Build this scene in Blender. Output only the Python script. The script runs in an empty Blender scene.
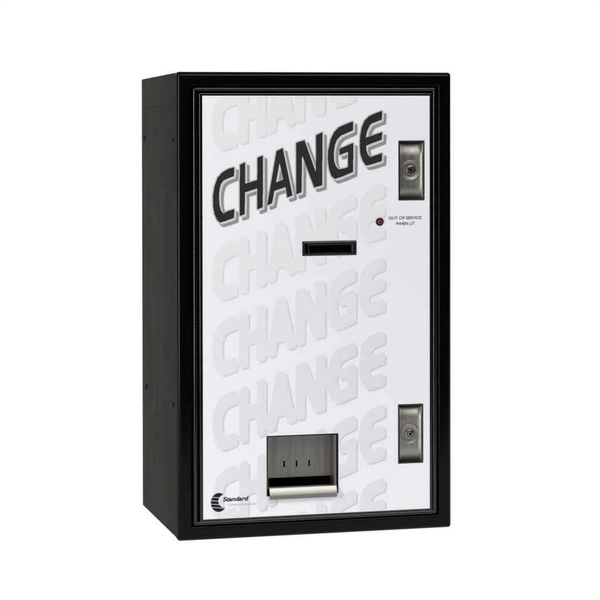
import bpy, bmesh, math, random
import numpy as np
from mathutils import Vector, Matrix
from mathutils.geometry import delaunay_2d_cdt

random.seed(4)
S = bpy.context.scene
COL = S.collection

# ------------------------------------------------------------------ camera
cam_d = bpy.data.cameras.new("camera")
cam = bpy.data.objects.new("camera", cam_d)
COL.objects.link(cam)
S.camera = cam
YAW, PITCH, ROLL = 0.25469, -0.014686, -0.001588
cam_d.sensor_width = 36.0
cam_d.lens = 1990.918 / 600 * 36
cam_d.shift_x = 1.59 / 600
cam_d.shift_y = -119.6 / 600
cam_d.clip_start = 0.05
cam_d.clip_end = 100
fw = Vector((math.sin(YAW) * math.cos(PITCH), math.cos(YAW) * math.cos(PITCH), math.sin(PITCH)))
rt = Vector((math.cos(YAW), -math.sin(YAW), 0))
up = rt.cross(fw)
r2 = rt * math.cos(ROLL) + up * math.sin(ROLL)
u2 = -rt * math.sin(ROLL) + up * math.cos(ROLL)
M = Matrix((r2, u2, -fw)).transposed().to_4x4()
M.translation = (-0.48890, -2.49140, 0.49844)
cam.matrix_world = M

# ------------------------------------------------------------------ world, lamps, exposure
W = bpy.data.worlds.new("World")
S.world = W
W.use_nodes = True
W.node_tree.nodes["Background"].inputs[0].default_value = (1, 1, 1, 1)
W.node_tree.nodes["Background"].inputs[1].default_value = 0.03
S.view_settings.view_transform = 'Standard'
S.view_settings.look = 'None'
S.view_settings.exposure = 0
S.view_settings.gamma = 1


def area(name, loc, target, sx, sy, power, color=(1, 1, 1)):
    d = bpy.data.lights.new(name, 'AREA')
    d.shape = 'RECTANGLE'
    d.size, d.size_y, d.energy, d.color = sx, sy, power, color
    o = bpy.data.objects.new(name, d)
    COL.objects.link(o)
    o.location = loc
    o.rotation_euler = (Vector(target) - Vector(loc)).to_track_quat('-Z', 'Y').to_euler()
    return o


area("key_lamp", (0.6, -1.8, 2.05), (0.18, 0, 0.40), 1.7, 1.2, 35, (1.0, 0.985, 0.97))
area("side_strip_lamp", (-1.9, -1.15, 0.45), (0, 0.0, 0.33), 0.26, 1.6, 46, (1.0, 0.96, 0.91))

# ------------------------------------------------------------------ materials


def mat(name, color, rough=0.5, metal=0.0, spec=0.5, vary=0.0, vscale=(20, 20, 20), bump=0.0, bscale=(300, 300, 300),
        bdist=0.0004, coat=0.0, rvary=0.0, emit=None):
    m = bpy.data.materials.new(name)
    m.use_nodes = True
    nt = m.node_tree
    b = nt.nodes["Principled BSDF"]
    b.inputs["Base Color"].default_value = (*color, 1)
    b.inputs["Roughness"].default_value = rough
    b.inputs["Metallic"].default_value = metal
    b.inputs["Specular IOR Level"].default_value = spec
    b.inputs["Coat Weight"].default_value = coat
    tc = nt.nodes.new("ShaderNodeTexCoord")

    def noise(scale, detail=4):
        mp = nt.nodes.new("ShaderNodeMapping")
        mp.inputs["Scale"].default_value = scale
        n = nt.nodes.new("ShaderNodeTexNoise")
        n.inputs["Scale"].default_value = 1
        n.inputs["Detail"].default_value = detail
        nt.links.new(tc.outputs["Object"], mp.inputs[0])
        nt.links.new(mp.outputs[0], n.inputs["Vector"])
        return n
    if vary or rvary:
        n = noise(vscale)
        if vary:
            mx = nt.nodes.new("ShaderNodeMix")
            mx.data_type = 'RGBA'
            mx.inputs[6].default_value = (*[c * (1 - vary) for c in color], 1)
            mx.inputs[7].default_value = (*[min(1, c * (1 + vary)) for c in color], 1)
            nt.links.new(n.outputs[0], mx.inputs[0])
            nt.links.new(mx.outputs[2], b.inputs["Base Color"])
        if rvary:
            mr = nt.nodes.new("ShaderNodeMapRange")
            mr.inputs[1].default_value, mr.inputs[2].default_value = 0.3, 0.7
            mr.inputs[3].default_value, mr.inputs[4].default_value = rough - rvary, rough + rvary
            nt.links.new(n.outputs[0], mr.inputs[0])
            nt.links.new(mr.outputs[0], b.inputs["Roughness"])
    if bump:
        n = noise(bscale, 3)
        bp = nt.nodes.new("ShaderNodeBump")
        bp.inputs["Strength"].default_value = bump
        bp.inputs["Distance"].default_value = bdist
        nt.links.new(n.outputs[0], bp.inputs["Height"])
        nt.links.new(bp.outputs[0], b.inputs["Normal"])
    if emit:
        b.inputs["Emission Color"].default_value = (1, 1, 1, 1)
        b.inputs["Emission Strength"].default_value = emit
    return m


def lin(r, g=None, b=None):
    if g is None:
        g = b = r
    f = lambda c: (c / 255 / 12.92) if c <= 10 else ((c / 255 + 0.055) / 1.055) ** 2.4
    return (f(r), f(g), f(b))


M_WHITE_GLOW = mat("white_glow_fill", (0, 0, 0), 0.9, spec=0.0, emit=1.02)  # added glow that keeps the blank background pure white, no real light table
M_SIDE = mat("powder_coat_side", (0.0125, 0.0109, 0.0076), 0.7, spec=0.05, vary=0.35, vscale=(25, 22, 12), bump=0.35,
             bscale=(420, 420, 420), rvary=0.05)
M_BLACK = mat("black_powder_coat", (0.0016, 0.0016, 0.0019), 0.19, spec=0.12, bump=0.05, bscale=(500, 500, 500), vary=0.3)
M_RIM = mat("black_door_rim", (0.002, 0.002, 0.0022), 0.19, spec=0.48, bump=0.05, bscale=(300, 300, 60), vary=0.3)
M_GASKET = mat("black_rubber", (0.0025, 0.0025, 0.003), 0.7, spec=0.08, bump=0.1)
M_PANEL = mat("printed_white_laminate", lin(230, 233, 239), 0.42, spec=0.25, vary=0.012, vscale=(9, 9, 6), bump=0.03,
              bscale=(700, 700, 700), bdist=0.0002)


def ink(name, c):
    return mat(name, lin(*c), 0.42, spec=0.2, vary=0.03, vscale=(120, 120, 120), bump=0.03, bscale=(700, 700, 700), bdist=0.0002)


I_DARK = ink("charcoal_ink", (40, 43, 44))
I_LIGHT = ink("light_grey_ink", (200, 201, 204))
I_MID = ink("mid_grey_ink", (140, 142, 146))
I_SOFT = ink("soft_grey_ink", (184, 186, 190))
I_GH = [ink("ghost_ink_pale", (223, 226, 231)), ink("ghost_ink_mid", (220, 223, 229)), ink("ghost_ink", (217, 220, 227))]
I_GE = [ink("ghost_edge_pale", (209, 211, 216)), ink("ghost_edge_mid", (202, 204, 209)), ink("ghost_edge", (196, 198, 204))]
I_GM = [ink("ghost_rim_pale", (215, 217, 222)), ink("ghost_rim_mid", (211, 213, 218)), ink("ghost_rim", (207, 209, 214))]
I_BLACK = ink("black_ink", (18, 19, 22))
I_NAVY = ink("slate_ink", (52, 54, 66))
I_FAINT = ink("faint_grey_ink", (188, 190, 196))
I_TEXT = ink("caption_ink", (70, 70, 74))
M_STEEL = mat("brushed_steel", (0.24, 0.23, 0.21), 0.40, metal=1.0, vary=0.45, vscale=(230, 230, 9), bump=0.35,
              bscale=(900, 900, 14), bdist=0.0002, rvary=0.07)
M_LOCK = mat("brushed_nickel", (0.30, 0.29, 0.262), 0.48, metal=1.0, vary=0.18, vscale=(500, 500, 12), bump=0.2,
             bscale=(1100, 1100, 25), bdist=0.0002, rvary=0.06)
M_CYL = mat("worn_lock_nickel", (0.30, 0.285, 0.25), 0.32, metal=1.0, vary=0.3, vscale=(300, 300, 300), bump=0.1)
M_HOLE = mat("dark_opening", (0.002, 0.002, 0.002), 0.9, spec=0.0)
M_PLASTIC = mat("black_moulded_plastic", (0.005, 0.0055, 0.0055), 0.35, spec=0.45, vary=0.3, bump=0.05)
M_LED = mat("dark_red_lens", (0.13, 0.008, 0.006), 0.15, spec=0.5, vary=0.3, vscale=(300, 300, 300))
M_SCREW = mat("painted_screw", (0.006, 0.0055, 0.004), 0.8, spec=0.04, vary=0.2)

# ------------------------------------------------------------------ helpers


def link(name, me, parent=None, mats=(), smooth=False):
    o = bpy.data.objects.new(name, me)
    COL.objects.link(o)
    for m in mats:
        me.materials.append(m)
    if parent:
        o.parent = parent
    if smooth:
        for p in me.polygons:
            p.use_smooth = True
        try:
            me.set_sharp_from_angle(angle=math.radians(50))
        except Exception:
            pass
    return o


def from_bm(name, bm, parent, mats, smooth=False):
    bmesh.ops.recalc_face_normals(bm, faces=bm.faces)
    me = bpy.data.meshes.new(name)
    bm.to_mesh(me)
    bm.free()
    return link(name, me, parent, mats if isinstance(mats, (list, tuple)) else [mats], smooth)


def ring(bm, x0, x1, z0, z1, prof, closed=True, radius=0.0, seg=5, mi=0):
    """rectangular ring whose section is prof = [(inset, y)...]; mitred corners, optional corner radius"""
    loops = []
    for ins, y in prof:
        a0, a1, b0, b1 = x0 + ins, x1 - ins, z0 + ins, z1 - ins
        r = max(radius - ins, 0.0)
        vs = []
        if radius > 0:
            r = max(r, 1e-5)
            for (cx, cz, t0) in ((a1 - r, b1 - r, 0), (a0 + r, b1 - r, 90), (a0 + r, b0 + r, 180), (a1 - r, b0 + r, 270)):
                for k in range(seg + 1):
                    t = math.radians(t0 + 90 * k / seg)
                    vs.append(bm.verts.new((cx + r * math.cos(t), y, cz + r * math.sin(t))))
        else:
            for x, z in ((a1, b1), (a0, b1), (a0, b0), (a1, b0)):
                vs.append(bm.verts.new((x, y, z)))
        loops.append(vs)
    n = len(loops)
    for i in range(n if closed else n - 1):
        A, B = loops[i], loops[(i + 1) % n]
        m = len(A)
        for k in range(m):
            f = bm.faces.new((A[k], A[(k + 1) % m], B[(k + 1) % m], B[k]))
            f.material_index = mi
    return loops


def arc(cx, cy, r, t0, t1, n=5):
    return [(cx + r * math.cos(math.radians(t0 + (t1 - t0) * k / n)), cy + r * math.sin(math.radians(t0 + (t1 - t0) * k / n)))
            for k in range(n + 1)]


def holed_plate(bm, x0, x1, z0, z1, yf, yb, holes):
    xs = sorted({x0, x1, *[h[0] for h in holes], *[h[1] for h in holes]})
    zs = sorted({z0, z1, *[h[2] for h in holes], *[h[3] for h in holes]})
    def solid(i, j):
        if i < 0 or j < 0 or i >= len(xs) - 1 or j >= len(zs) - 1:
            return False
        cx, cz = (xs[i] + xs[i + 1]) / 2, (zs[j] + zs[j + 1]) / 2
        return not any(h[0] < cx < h[1] and h[2] < cz < h[3] for h in holes)
    V = {}
    def v(i, j, y):
        k = (i, j, y)
        if k not in V:
            V[k] = bm.verts.new((xs[i], y, zs[j]))
        return V[k]
    for i in range(len(xs) - 1):
        for j in range(len(zs) - 1):
            if not solid(i, j):
                continue
            bm.faces.new((v(i, j, yf), v(i + 1, j, yf), v(i + 1, j + 1, yf), v(i, j + 1, yf)))
            bm.faces.new((v(i, j, yb), v(i, j + 1, yb), v(i + 1, j + 1, yb), v(i + 1, j, yb)))
            for di, dj, a, b in ((-1, 0, (i, j), (i, j + 1)), (1, 0, (i + 1, j), (i + 1, j + 1)),
                                 (0, -1, (i, j), (i + 1, j)), (0, 1, (i, j + 1), (i + 1, j + 1))):
                if not solid(i + di, j + dj):
                    bm.faces.new((v(*a, yf), v(*b, yf), v(*b, yb), v(*a, yb)))


def box(bm, x0, x1, y0, y1, z0, z1, bev=0.0, mi=0):
    r = bmesh.ops.create_cube(bm, size=1)
    for w in r['verts']:
        w.co = Vector(((x0 + x1) / 2 + w.co.x * (x1 - x0), (y0 + y1) / 2 + w.co.y * (y1 - y0), (z0 + z1) / 2 + w.co.z * (z1 - z0)))
    fs = {f for w in r['verts'] for f in w.link_faces}
    for f in fs:
        f.material_index = mi
    if bev:
        es = {e for w in r['verts'] for e in w.link_edges}
        bmesh.ops.bevel(bm, geom=list(es), offset=bev, segments=3, affect='EDGES', profile=0.5)


def lathe(bm, cx, cz, prof, n=40, mi=0, axis='y'):
    """prof = [(r, y)...] round the y axis (or the x axis) through (cx, cz)"""
    rings = []
    for r, y in prof:
        if r < 1e-6:
            rings.append([bm.verts.new((cx, y, cz) if axis == 'y' else (y, cx, cz))])
        else:
            vs = []
            for k in range(n):
                t = 2 * math.pi * k / n
                a, b = r * math.cos(t), r * math.sin(t)
                vs.append(bm.verts.new((cx + a, y, cz + b) if axis == 'y' else (y, cx + a, cz + b)))
            rings.append(vs)
    for A, B in zip(rings, rings[1:]):
        for k in range(n):
            if len(A) == 1 and len(B) > 1:
                f = bm.faces.new((A[0], B[k], B[(k + 1) % n]))
            elif len(B) == 1 and len(A) > 1:
                f = bm.faces.new((A[k], A[(k + 1) % n], B[0]))
            else:
                f = bm.faces.new((A[k], A[(k + 1) % n], B[(k + 1) % n], B[k]))
            f.material_index = mi


# ------------------------------------------------------------------ setting: an added sweep, self-glowing to fill the blank white background
bm = bmesh.new()
prof = [(-0.75, 0.0), (1.2, 0.0)] + [(1.2 + 0.7 * math.sin(math.radians(a)), 0.7 - 0.7 * math.cos(math.radians(a))) for a in range(10, 91, 10)] + [(1.9, 4.5)]
prev = None
for y, z in prof:
    cur = [bm.verts.new((-4.5, y, z)), bm.verts.new((5.0, y, z))]
    if prev:
        bm.faces.new((prev[0], prev[1], cur[1], cur[0]))
    prev = cur
sweep = from_bm("backdrop", bm, None, M_WHITE_GLOW, True)
sweep["kind"] = "structure"
sweep["label"] = "added self-glowing white sweep behind and under the machine"

# ------------------------------------------------------------------ the machine
WX, DY, HZ = 0.3687, 0.2595, 0.600
machine = bpy.data.objects.new("change_machine", None)
COL.objects.link(machine)
machine.empty_display_size = 0.05
machine["label"] = "black steel coin change machine with a white CHANGE front and two metal locks"
machine["category"] = "change machine"

# cabinet shell, open at the front
bm = bmesh.new()
e = 0.0008
X0, X1, Z0, Z1, YF = e, WX - e, 0.002, HZ - e, 0.010
o8 = {}
for i, x in enumerate((X0, X1)):
    for j, y in enumerate((YF, DY)):
        for k, z in enumerate((Z0, Z1)):
            o8[i, j, k] = bm.verts.new((x, y, z))
back_ring = [o8[0, 1, 0], o8[1, 1, 0], o8[1, 1, 1], o8[0, 1, 1]]
front = [o8[0, 0, 0], o8[1, 0, 0], o8[1, 0, 1], o8[0, 0, 1]]
bm.faces.new(back_ring)
for k in range(4):
    bm.faces.new((front[k], front[(k + 1) % 4], back_ring[(k + 1) % 4], back_ring[k]))
T = 0.004
inn = [bm.verts.new((x, YF, z)) for x, z in ((X0 + T, Z0 + T), (X1 - T, Z0 + T), (X1 - T, Z1 - T), (X0 + T, Z1 - T))]
inb = [bm.verts.new((v.co.x, 0.12, v.co.z)) for v in inn]
for k in range(4):
    q = (k + 1) % 4
    bm.faces.new((front[k], inn[k], inn[q], front[q]))
    bm.faces.new((inn[k], inb[k], inb[q], inn[q]))
bm.faces.new(inb)
bmesh.ops.recalc_face_normals(bm, faces=bm.faces)
es = [ed for ed in bm.edges if all(any(abs(v.co.x - a) < 1e-6 for a in (X0, X1)) for v in ed.verts) and len(ed.link_faces) == 2
      and abs(ed.calc_face_angle(0) - math.pi / 2) < 0.01 and max(v.co.y for v in ed.verts) > DY - 1e-6]
bmesh.ops.bevel(bm, geom=es, offset=0.0015, segments=3, affect='EDGES', profile=0.5)
cabinet = from_bm("cabinet", bm, machine, M_SIDE, True)

# screws in the side and the shallow seam near the top
for (y, z, r) in ((0.2365, 0.5176, 0.0036), (0.0293, 0.5136, 0.0028), (0.2262, 0.1727, 0.0038), (0.0304, 0.1718, 0.0030)):
    bm = bmesh.new()
    lathe(bm, y, z, [(r, e + 0.0005), (r, e - 0.0004), (r * 0.8, e - 0.0010), (r * 0.25, e - 0.0010), (r * 0.2, e - 0.0005), (0, e - 0.0005)], 20, axis='x')
    from_bm("side_screw", bm, cabinet, M_SCREW, True)
bm = bmesh.new()
box(bm, e - 0.0001, e + 0.0005, 0.052, 0.236, 0.5583, 0.5589)
from_bm("side_seam", bm, cabinet, M_SCREW)

# front flange with rounded edges
R = 0.0058
bm = bmesh.new()
pf = [(0.0, 0.0125)] + arc(R, R, R, 180, 270, 7) + arc(0.0158, 0.0023, 0.0023, 270, 360, 6) + [(0.0181, 0.0125)]
ring(bm, 0, WX, 0, HZ, pf, True, radius=0.0042, seg=6)
for f in bm.faces:
    if max(v.co.x for v in f.verts) < 4e-4 or min(v.co.x for v in f.verts) > WX - 4e-4:
        f.material_index = 1
frame = from_bm("front_frame", bm, machine, [M_BLACK, M_GASKET], True)

# door: backing sheet, raised bead, printed panel; openings cut through
HO = dict(tray=(0.1166, 0.2126, 0.0530, 0.1308), bill=(0.1646, 0.2374, 0.3622, 0.3811),
          lock_up=(0.2950, 0.3306, 0.4324, 0.5106), lock_low=(0.2942, 0.3286, 0.0878, 0.1654))
holes = list(HO.values())
bm = bmesh.new()
holed_plate(bm, 0.0184, 0.3489, 0.0184, 0.5818, 0.0058, 0.0085, [(h[0], h[1], h[2], h[3]) for h in holes])
door = from_bm("door", bm, machine, M_GASKET)
bm = bmesh.new()
bw = 0.0058
pb = [(0, 0.0070)] + [(bw / 2 - bw / 2 * math.cos(math.radians(a)), -0.0018 + 0.0036 * (1 - math.sin(math.radians(a)))) for a in range(0, 181, 15)] + [(bw, 0.0070)]
ring(bm, 0.0202, 0.3479, 0.0192, 0.5806, pb, True, radius=0.0035, seg=5)
from_bm("door_bead", bm, door, M_RIM, True)
bm = bmesh.new()
pt = [(0, 0.0070), (0, 0.0006)] + arc(0.0020, 0.0006, 0.0020, 180, 270, 6) + arc(0.0030, 0.0001, 0.0015, 270, 360, 5) + [(0.0045, 0.0070)]
ring(bm, 0.0284, 0.3419, 0.0226, 0.5732, pt, True, radius=0.002, seg=3)
from_bm("door_edge", bm, door, M_RIM, True)

PX0, PX1, PZ0, PZ1, PY = 0.0329, 0.3380, 0.0270, 0.5696, -0.0010
bm = bmesh.new()
holed_plate(bm, PX0, PX1, PZ0, PZ1, PY, 0.0058, holes)
panel = from_bm("front_panel", bm, machine, M_PANEL)
panel["label"] = "white printed front panel with faint repeated lettering"
bv = panel.modifiers.new("edge", 'BEVEL')
bv.width, bv.segments, bv.limit_method, bv.angle_limit = 0.0005, 2, 'ANGLE', math.radians(60)

# ------------------------------------------------------------------ lettering: strokes, their offset outline and drop edge
GL = {
 'C': [[(74.2, 477.5), (65.8, 475.0), (58.5, 470.8), (52.7, 464.3), (48.9, 453.8), (46.9, 441.9), (46.9, 428.2), (48.6, 418.0), (52.1, 410.3), (55.6, 407.2), (62.2, 409.0), (73.8, 413.0), (74.1, 423.7), (65.7, 421.2), (60.1, 418.4), (56.7, 422.2), (54.6, 429.9), (54.1, 441.8), (55.0, 450.3), (56.7, 456.3), (60.2, 460.9), (65.8, 463.6), (73.9, 466.4)]],
 'H': [[(82.1, 480.6), (88.6, 483.5), (88.6, 456.1), (105.1, 460.8), (105.2, 489.4), (112.0, 492.0), (111.7, 426.0), (105.0, 423.6), (105.1, 450.5), (88.2, 445.5), (87.8, 417.4), (81.8, 415.4)]],
 'A': [[(130.6, 498.0), (138.4, 501.3), (151.2, 440.7), (144.7, 438.5), (142.4, 451.9), (127.0, 446.9), (124.1, 431.1), (118.1, 428.6)], [(134.3, 484.6), (139.4, 461.1), (129.1, 457.2)]],
 'N': [[(156.7, 508.1), (167.4, 511.6), (183.0, 468.9), (183.5, 518.1), (191.5, 521.6), (191.0, 453.7), (180.7, 450.8), (164.0, 494.0), (163.2, 444.7), (156.6, 442.4)]],
 'G': [[(232.8, 535.5), (221.6, 531.5), (213.0, 527.7), (207.6, 521.9), (202.7, 512.1), (199.6, 498.3), (199.1, 486.2), (200.8, 474.1), (203.9, 465.4), (208.2, 461.6), (217.9, 464.5), (232.7, 470.5), (233.1, 507.7), (214.9, 500.3), (214.9, 492.7), (226.4, 496.8), (226.4, 476.6), (221.5, 474.8), (213.4, 473.5), (209.7, 477.5), (207.1, 484.4), (206.6, 494.8), (208.1, 505.2), (211.1, 512.4), (216.2, 517.6), (232.8, 524.6)]],
 'E': [[(272.3, 549.3), (262.3, 545.6), (254.1, 542.1), (248.7, 536.7), (245.1, 528.6), (242.9, 517.3), (242.3, 505.1), (243.2, 493.0), (245.9, 485.2), (250.4, 478.7), (256.2, 479.6), (271.7, 484.2), (272.2, 494.1), (262.2, 490.9), (256.2, 489.0), (252.6, 493.0), (250.5, 499.0), (250.5, 504.3), (256.8, 506.9), (271.7, 512.1), (272.3, 521.6), (262.3, 518.2), (249.7, 514.3), (251.9, 523.4), (255.0, 529.8), (258.6, 533.5), (271.9, 538.2)]],
}
G = 0.35                      # raster pitch in mm
OX, OZ = 36.0, 392.0          # raster origin in mm
NX, NZ = int(252 / G), int(168 / G)
gx = OX + (np.arange(NX) + 0.5) * G
gz = OZ + (np.arange(NZ) + 0.5) * G


def fill(polys):
    m = np.zeros((NZ, NX), bool)
    for p in polys:
        for k in range(len(p)):
            (x1, z1), (x2, z2) = p[k], p[(k + 1) % len(p)]
            if z1 == z2:
                continue
            rows = np.where((gz >= min(z1, z2)) & (gz < max(z1, z2)))[0]
            for r in rows:
                xi = x1 + (gz[r] - z1) * (x2 - x1) / (z2 - z1)
                m[r] ^= gx > xi
    return m


def shift(a, dx, dz):
    i, j = int(round(dx / G)), int(round(dz / G))
    return np.roll(np.roll(a, i, 1), j, 0)


def dilate(m, r):
    out = m.copy()
    n = int(math.ceil(r / G))
    for i in range(-n, n + 1):
        for j in range(-n, n + 1):
            if math.hypot(i, j) * G <= r:
                out |= np.roll(np.roll(m, i, 1), j, 0)
    return out


def sweepmask(m, dx, dz):
    out = m.copy()
    n = int(max(abs(dx), abs(dz)) / G) + 1
    for k in range(1, n + 1):
        out |= shift(m, dx * k / n, dz * k / n)
    return out


def soft(f, n=1):
    f = f.astype(float)
    for _ in range(n):
        f = (np.roll(f, 1, 0) + 2 * f + np.roll(f, -1, 0)) / 4
        f = (np.roll(f, 1, 1) + 2 * f + np.roll(f, -1, 1)) / 4
    return f


def contours(f, ox, oz, g, level=0.5):
    f = np.pad(f, 1)
    A = f > level
    c = A[:-1, :-1] * 1 + A[:-1, 1:] * 2 + A[1:, 1:] * 4 + A[1:, :-1] * 8
    js, is_ = np.where((c > 0) & (c < 15))
    nxt = {}

    def pt(kind, i, j):
        if kind == 'h':
            a, b = f[j, i], f[j, i + 1]
            return (i + (level - a) / (b - a), j)
        a, b = f[j, i], f[j + 1, i]
        return (i, j + (level - a) / (b - a))
    TB = {1: 'lb', 2: 'br', 3: 'lr', 4: 'rt', 6: 'bt', 7: 'lt', 8: 'tl', 9: 'tb', 11: 'tr', 12: 'rl', 13: 'rb', 14: 'bl'}
    for j, i in zip(js, is_):
        code = int(c[j, i])
        E = {'b': ('h', i, j), 't': ('h', i, j + 1), 'l': ('v', i, j), 'r': ('v', i + 1, j)}
        segs = [TB[code]] if code in TB else (['lb', 'rt'] if code == 5 else ['br', 'tl'])
        for s in segs:
            nxt.setdefault(E[s[0]], []).append(E[s[1]])
    loops = []
    while nxt:
        st = next(iter(nxt))
        cur, loop = st, []
        while cur in nxt:
            lst = nxt[cur]
            n2 = lst.pop()
            if not lst:
                del nxt[cur]
            loop.append(cur)
            cur = n2
            if cur == st:
                break
        P = [pt(*k) for k in loop]
        P = [(ox + (x - 1 + 0.5) * g, oz + (y - 1 + 0.5) * g) for x, y in P]
        if len(P) > 8:
            loops.append(rdp_loop(P, 0.04))
    return [l for l in loops if len(l) > 3]


def rdp(P, tol):
    keep = [False] * len(P)
    keep[0] = keep[-1] = True
    st = [(0, len(P) - 1)]
    A = np.array(P)
    while st:
        a, b = st.pop()
        if b <= a + 1:
            continue
        d = A[b] - A[a]
        L = math.hypot(*d) or 1e-9
        q = A[a + 1:b] - A[a]
        dist = np.abs(q[:, 0] * d[1] - q[:, 1] * d[0]) / L
        k = int(dist.argmax())
        if dist[k] > tol:
            keep[a + 1 + k] = True
            st += [(a, a + 1 + k), (a + 1 + k, b)]
    return [p for p, k in zip(P, keep) if k]


def rdp_loop(P, tol):
    h = len(P) // 2
    return rdp(P[:h + 1], tol)[:-1] + rdp(P[h:] + P[:1], tol)[:-1]


def flat_faces(loops):
    """fill closed outlines, holes by even-odd; returns verts and triangles in mm"""
    P, E = [], []
    for L in loops:
        b = len(P)
        P += [Vector(p) for p in L]
        E += [(b + k, b + (k + 1) % len(L)) for k in range(len(L))]
    V, _, F, *_ = delaunay_2d_cdt(P, E, [], 0, 1e-4)
    A = np.array([(a.x, a.y, b.x, b.y) for a, b in ((P[i], P[j]) for i, j in E)])
    V = [(v.x, v.y) for v in V]
    out = []
    for t in F:
        cx = sum(V[i][0] for i in t) / 3
        cy = sum(V[i][1] for i in t) / 3
        m = (A[:, 1] > cy) != (A[:, 3] > cy)
        q = A[m]
        xi = q[:, 0] + (cy - q[:, 1]) * (q[:, 2] - q[:, 0]) / (q[:, 3] - q[:, 1])
        if (xi > cx).sum() % 2:
            out.append(tuple(t))
    return V, out


def print_layers(name, layers, parent, label=None):
    """layers = [(loops in mm, material, layer number)]: thin ink sheets on the panel face"""
    V, F, MI, mats = [], [], [], []
    for loops, m, lv in layers:
        if not loops:
            continue
        v, f = flat_faces(loops)
        b = len(V)
        y = PY - 0.00006 * lv
        V += [(x / 1000, y, z / 1000) for x, z in v]
        if m not in mats:
            mats.append(m)
        for t in f:
            V3 = [V[b + i] for i in t]
            n = sum((V3[i][0] * V3[(i + 1) % len(t)][2] - V3[(i + 1) % len(t)][0] * V3[i][2]) for i in range(len(t)))
            t = [b + i for i in t]
            F.append(t if n > 0 else t[::-1])
            MI.append(mats.index(m))
    me = bpy.data.meshes.new(name)
    me.from_pydata(V, [], F)
    o = link(name, me, parent, mats)
    for p, k in zip(me.polygons, MI):
        p.material_index = k
    if label:
        o["label"] = label
    return o


base = np.zeros((NZ, NX), bool)
for g in GL.values():
    base |= fill(g)
base = dilate(base, 0.36)
L_dark = soft(base)
lt = sweepmask(dilate(base, 0.5), 2.1, -2.1)
L_light = soft(lt, 2)
md = shift(dilate(base, 1.3), 4.4, -4.4)
L_mid = soft(md, 3)
L_out = soft(dilate(md, 0.8) | dilate(base, 1.5), 3)
sh = sweepmask(dilate(base, 1.0), 4.6, -4.6)
print_layers("lettering", [
    (contours(L_out, OX, OZ, G), I_SOFT, 2),
    (contours(L_mid, OX, OZ, G), I_MID, 3),
    (contours(L_light, OX, OZ, G), I_LIGHT, 4),
    (contours(L_dark, OX, OZ, G), I_DARK, 5)], panel, "bold charcoal slanted word CHANGE with grey outline")

# ghosts: the same outline, pale, in rows down the panel, clipped by its edges and openings
ghost = soft(dilate(sh, 0.5), 14) > 0.5
edge = ghost & ~shift(ghost, -1.8, 1.8)
edge2 = ghost & ~shift(ghost, -0.8, 0.8)
PITCH = 96.2
ROWS = [(1, 0), (-1, 0), (-2, 1), (-3, 2), (-4, 2), (-5, 2)]
for row, tone in ROWS:
    dz = row * PITCH
    zz = gz[:, None] + dz
    xx = np.broadcast_to(gx[None, :], (NZ, NX))
    ok = (zz < PZ1 * 1000 - 1.2) & (zz > PZ0 * 1000 + 1.2) & (xx > 0)
    for h in holes:
        ok &= ~((xx > h[0] * 1000 - 1.0) & (xx < h[1] * 1000 + 1.0) & (zz > h[2] * 1000 - 1.0) & (zz < h[3] * 1000 + 1.0))
    if row == 1:
        ok &= ~(zz > 1e9)
    a = soft(ghost & ok, 2)
    b = soft(edge & ok, 1)
    c = soft(edge2 & ok, 1)
    print_layers("faint_lettering", [
        (contours(a, OX, OZ + dz, G), I_GH[tone], 0.8),
        (contours(b, OX, OZ + dz, G), I_GM[tone], 1.6),
        (contours(c, OX, OZ + dz, G), I_GE[tone], 2.4)], panel)

# ------------------------------------------------------------------ text on the panel


def text_loops(body, x0, x1, z0, cap, shear=0.0, bold=0.0, slope=0.0):
    cu = bpy.data.curves.new("t", 'FONT')
    cu.body = body
    cu.size = 1
    cu.shear = shear
    cu.offset = bold
    cu.resolution_u = 4
    ob = bpy.data.objects.new("t", cu)
    me = bpy.data.meshes.new_from_object(ob)
    xs = [v.co.x for v in me.vertices]
    ys = [v.co.y for v in me.vertices]
    ax, bx, ay, by = min(xs), max(xs), min(ys), max(ys)
    V = [(x0 + (v.co.x - ax) / (bx - ax) * (x1 - x0), z0 + (v.co.y - ay) / (by - ay) * cap) for v in me.vertices]
    F = [tuple(p.vertices) for p in me.polygons]
    bpy.data.objects.remove(ob)
    bpy.data.curves.remove(cu)
    bpy.data.meshes.remove(me)
    return V, F


def flat_text(name, lines, m, lv):
    V, F = [], []
    for args in lines:
        v, f = text_loops(*args[:5], **(args[5] if len(args) > 5 else {}))
        b = len(V)
        V += [(x / 1000, PY - 0.00006 * lv, z / 1000) for x, z in v]
        for t in f:
            n = sum(v[t[i]][0] * v[t[(i + 1) % len(t)]][1] - v[t[(i + 1) % len(t)]][0] * v[t[i]][1] for i in range(len(t)))
            t = [b + i for i in t]
            F.append(t if n > 0 else t[::-1])
    me = bpy.data.meshes.new(name)
    me.from_pydata(V, [], F)
    return link(name, me, panel, [m])


flat_text("caption", [("OUT OF SERVICE", 281.3, 326.3, 407.6, 4.0, dict(bold=0.008)),
                      ("WHEN LIT", 291.0, 317.2, 400.2, 4.0, dict(bold=0.008))], I_TEXT, 5)
flat_text("maker_name", [("Standard", 58.6, 92.6, 48.9, 6.0, dict(shear=0.25, bold=0.03))], I_NAVY, 6)
flat_text("maker_subtitle", [("CHANGE-MAKERS", 66.0, 102.6, 43.0, 2.6, dict(shear=0.2))], I_FAINT, 6)

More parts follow.
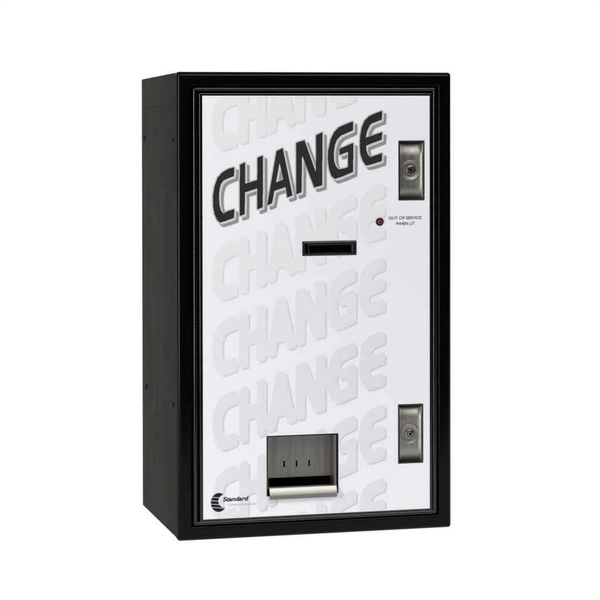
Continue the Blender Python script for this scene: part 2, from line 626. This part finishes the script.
# striped crescent emblem
g = 0.12
ex, ez = np.meshgrid(42 + np.arange(0, 190) * g, 34 + np.arange(0, 240) * g)
d1 = np.hypot((ex - 53.2) / 1.0, (ez - 48.2) / 1.16) < 10.4
d2 = np.hypot((ex - 61.2) / 1.0, (ez - 49.8) / 1.0) < 8.6
em = d1 & ~d2
for k, zc in enumerate((54.6, 50.2, 45.8, 41.6)):
    em &= ~(np.abs(ez - zc + 0.10 * (ex - 50)) < 0.42)
print_layers("emblem", [(contours(soft(em), 42 - g / 2, 34 - g / 2, g), I_BLACK, 6)], panel, "black crescent emblem cut by white stripes")

# ------------------------------------------------------------------ bill slot
x0, x1, z0, z1 = HO['bill']
bm = bmesh.new()
ring(bm, x0 + 0.0002, x1 - 0.0002, z0 + 0.0002, z1 - 0.0002, [(0, 0.006), (0, -0.0014), (0.0004, -0.0018), (0.0034, -0.0018), (0.0046, 0.003), (0.0046, 0.006)], True, radius=0.001, seg=3)
slot = from_bm("bill_slot", bm, machine, M_PLASTIC, True)
bm = bmesh.new()      # raised guide along the top and both ends of the mouth
box(bm, x0 + 0.0082, x1 - 0.0040, -0.0002, 0.006, z1 - 0.0052, z1 - 0.0040, 0.0003)
box(bm, x0 + 0.0082, x0 + 0.0094, -0.0002, 0.006, z0 + 0.0035, z1 - 0.0053, 0.0003)
box(bm, x1 - 0.0052, x1 - 0.0040, -0.0002, 0.006, z0 + 0.0035, z1 - 0.0053, 0.0003)
M_GUIDE = mat("grey_plastic_guide", (0.045, 0.045, 0.043), 0.4, spec=0.4, vary=0.1)
from_bm("slot_guide", bm, slot, M_GUIDE)
bm = bmesh.new()
box(bm, x0 + 0.001, x1 - 0.001, 0.0062, 0.030, z0 + 0.001, z1 - 0.001)
box(bm, x0 + 0.0002, x0 + 0.0081, -0.0006, 0.0059, z0 + 0.0046, z1 - 0.0046)
from_bm("slot_mouth", bm, slot, M_HOLE)

# ------------------------------------------------------------------ indicator lamp
bm = bmesh.new()
lathe(bm, 0.2690, 0.4050, [(0.0053, PY + 0.0005), (0.0053, PY - 0.0008), (0.0048, PY - 0.0013), (0.0036, PY - 0.0013), (0.0036, PY + 0.0005)], 32)
lampo = from_bm("indicator_lamp", bm, machine, M_PLASTIC, True)
bm = bmesh.new()
lathe(bm, 0.2690, 0.4050, [(0.0035, PY - 0.0004)] + [(0.0035 * math.cos(math.radians(a)), PY - 0.0008 - 0.0024 * math.sin(math.radians(a))) for a in range(0, 90, 15)] + [(0, PY - 0.0032)], 32)
from_bm("lens", bm, lampo, M_LED, True)

# ------------------------------------------------------------------ lock plates


def lock(h, cz, turn):
    x0, x1, z0, z1 = h
    bm = bmesh.new()
    ring(bm, x0 + 0.0002, x1 - 0.0002, z0 + 0.0002, z1 - 0.0002, [(0, 0.007), (0, -0.0012), (0.0003, -0.0015), (0.0013, -0.0015), (0.0018, -0.0010), (0.0018, 0.007)], True, radius=0.0008, seg=3)
    sur = from_bm("lock_plate_surround", bm, None, M_PLASTIC, True)
    # gently dished plate: hollow across its width, deeper at the left
    bm = bmesh.new()
    a0, a1, b0, b1 = x0 + 0.0027, x1 - 0.0021, z0 + 0.0022, z1 - 0.0026
    nx, nz = 24, 4
    cx = (a0 + a1) / 2 - 0.0002
    grid = []
    for i in range(nx + 1):
        u = i / nx
        x = a0 + (a1 - a0) * u
        t = (u - 0.5) * 2
        y = 0.0032 - 0.0016 * t * t - (0.0024 * max(0, (u - 0.80) / 0.20) ** 2)
        grid.append([bm.verts.new((x, y, b0 + (b1 - b0) * k / nz)) for k in range(nz + 1)])
    for i in range(nx):
        for k in range(nz):
            bm.faces.new((grid[i][k], grid[i + 1][k], grid[i + 1][k + 1], grid[i][k + 1]))
    me = bpy.data.meshes.new("lock_plate")
    bmesh.ops.recalc_face_normals(bm, faces=bm.faces)
    bm.to_mesh(me)
    bm.free()
    plate = link("lock_plate", me, machine, [M_LOCK], True)
    sm = plate.modifiers.new("thick", 'SOLIDIFY')
    sm.thickness = 0.0008
    sm.offset = -1 if me.polygons[0].normal.y < 0 else 1
    sur.name = "surround"
    sur.parent = plate
    bm = bmesh.new()      # pressed ring round the lock
    ro = 0.0130
    lathe(bm, cx, cz, [(ro + 0.0012, 0.0034), (ro + 0.0004, 0.0018), (ro - 0.0006, 0.0014), (ro - 0.0016, 0.0018), (ro - 0.0036, 0.0027), (0.0068, 0.0028), (0.0064, 0.0036)], 56)
    from_bm("dished_ring", bm, plate, M_LOCK, True)
    bm = bmesh.new()      # the cylinder with its collar and key hole
    lathe(bm, cx, cz, [(0.0064, 0.0036), (0.0064, 0.0004), (0.0058, -0.0001), (0.0050, -0.0001), (0.0046, 0.0010), (0.0040, 0.0010), (0.0037, 0.0001), (0.0016, 0.0001), (0.0016, 0.0014), (0, 0.0014)], 48)
    cyl = from_bm("lock_cylinder", bm, plate, M_CYL, True)
    bm = bmesh.new()
    box(bm, -0.00055, 0.00055, -0.0003, 0.0004, 0.0012, 0.0050)
    box(bm, -0.0014, 0.0014, 0.0008, 0.0013, -0.0014, 0.0014)
    bmesh.ops.rotate(bm, verts=bm.verts, cent=(0, 0, 0), matrix=Matrix.Rotation(turn, 3, 'Y'))
    bmesh.ops.translate(bm, verts=bm.verts, vec=(cx, 0, cz))
    from_bm("keyway", bm, plate, M_HOLE)
    bm = bmesh.new()      # dark recess behind the plate
    box(bm, x0 + 0.0003, x1 - 0.0003, 0.0074, 0.0095, z0 + 0.0003, z1 - 0.0003)
    from_bm("recess", bm, plate, M_HOLE)
    return plate


lu = lock(HO['lock_up'], 0.4716, -0.7)
lu["label"] = "upper brushed metal lock plate"
ll = lock(HO['lock_low'], 0.1256, 0.5)
ll["label"] = "lower brushed metal lock plate"

# ------------------------------------------------------------------ coin tray
x0, x1, z0, z1 = HO['tray']
bm = bmesh.new()
ring(bm, x0 + 0.0002, x1 - 0.0002, z0 + 0.0002, z1 - 0.0002, [(0, 0.0305), (0, -0.0012), (0.0011, -0.0012), (0.0011, 0.0305)], True)
tray = from_bm("coin_tray", bm, machine, M_PLASTIC)
YB = 0.020
bm = bmesh.new()      # back sheet with three sight slots
sl = [(0.1452, 0.0850), (0.1620, 0.0855), (0.1788, 0.0860)]
holed_plate(bm, x0 + 0.0014, x1 - 0.0014, z0 + 0.020, z1 - 0.0014, YB, YB + 0.001,
            [(x - 0.0011, x + 0.0011, 0.0862, 0.0945) for x, z in sl])
from_bm("back_plate", bm, tray, M_STEEL)
for name, a, b in (("side_wall", x0 + 0.0013, x0 + 0.0023), ("side_wall", x1 - 0.0055, x1 - 0.0045)):
    bm = bmesh.new()
    box(bm, a, b, 0.0, YB - 0.0003, z0 + 0.008, z1 - 0.0016, 0.0002)
    from_bm(name, bm, tray, M_STEEL)
bm = bmesh.new()      # narrow return flange on the right
box(bm, x1 - 0.0043, x1 - 0.0023, 0.0002, 0.0012, z0 + 0.010, z1 - 0.0016, 0.0002)
from_bm("side_flange", bm, tray, M_STEEL)
bm = bmesh.new()      # dark chute floor and back
box(bm, x0 + 0.0014, x1 - 0.0014, 0.030, 0.0315, z0 + 0.0014, z1 - 0.0014)
box(bm, x0 + 0.0026, x1 - 0.0058, 0.0045, 0.0295, z0 + 0.0016, z0 + 0.0030)
from_bm("chute", bm, tray, M_HOLE)
# rolled lip: section swept along x
bm = bmesh.new()
sec = [(0.004, 0.0110), (-0.0026, 0.0108), (-0.0032, 0.0102), (-0.0064, 0.0018), (-0.0066, 0.0010), (-0.0072, -0.0032), (-0.0066, -0.0038),
       (-0.0024, -0.0036), (-0.0024, -0.0028), (-0.0038, -0.0026), (-0.0046, -0.0014), (-0.0056, 0.0014), (-0.0024, 0.0098), (0.004, 0.0100)]
A = [bm.verts.new((x0 + 0.0030, y, z0 + z)) for y, z in sec]
B = [bm.verts.new((x1 - 0.0032, y, z0 + z)) for y, z in sec]
for k in range(len(sec)):
    q = (k + 1) % len(sec)
    bm.faces.new((A[k], A[q], B[q], B[k]))
bm.faces.new(A[::-1])
bm.faces.new(B)
M_LIP = mat("brushed_steel_lip", (0.40, 0.385, 0.35), 0.42, metal=1.0, vary=0.12, vscale=(10, 300, 300), bump=0.15, bscale=(15, 900, 900), bdist=0.0002)
from_bm("tray_lip", bm, tray, M_LIP, True)

# the right-hand edge of the real door stands a hair taller than the left
for o in [o for o in COL.objects if o.type == 'MESH' and o is not sweep]:
    if o.data.get("eased"):
        continue
    o.data["eased"] = 1
    for v in o.data.vertices:
        v.co.z *= 1 + 0.0034 * v.co.x / WX
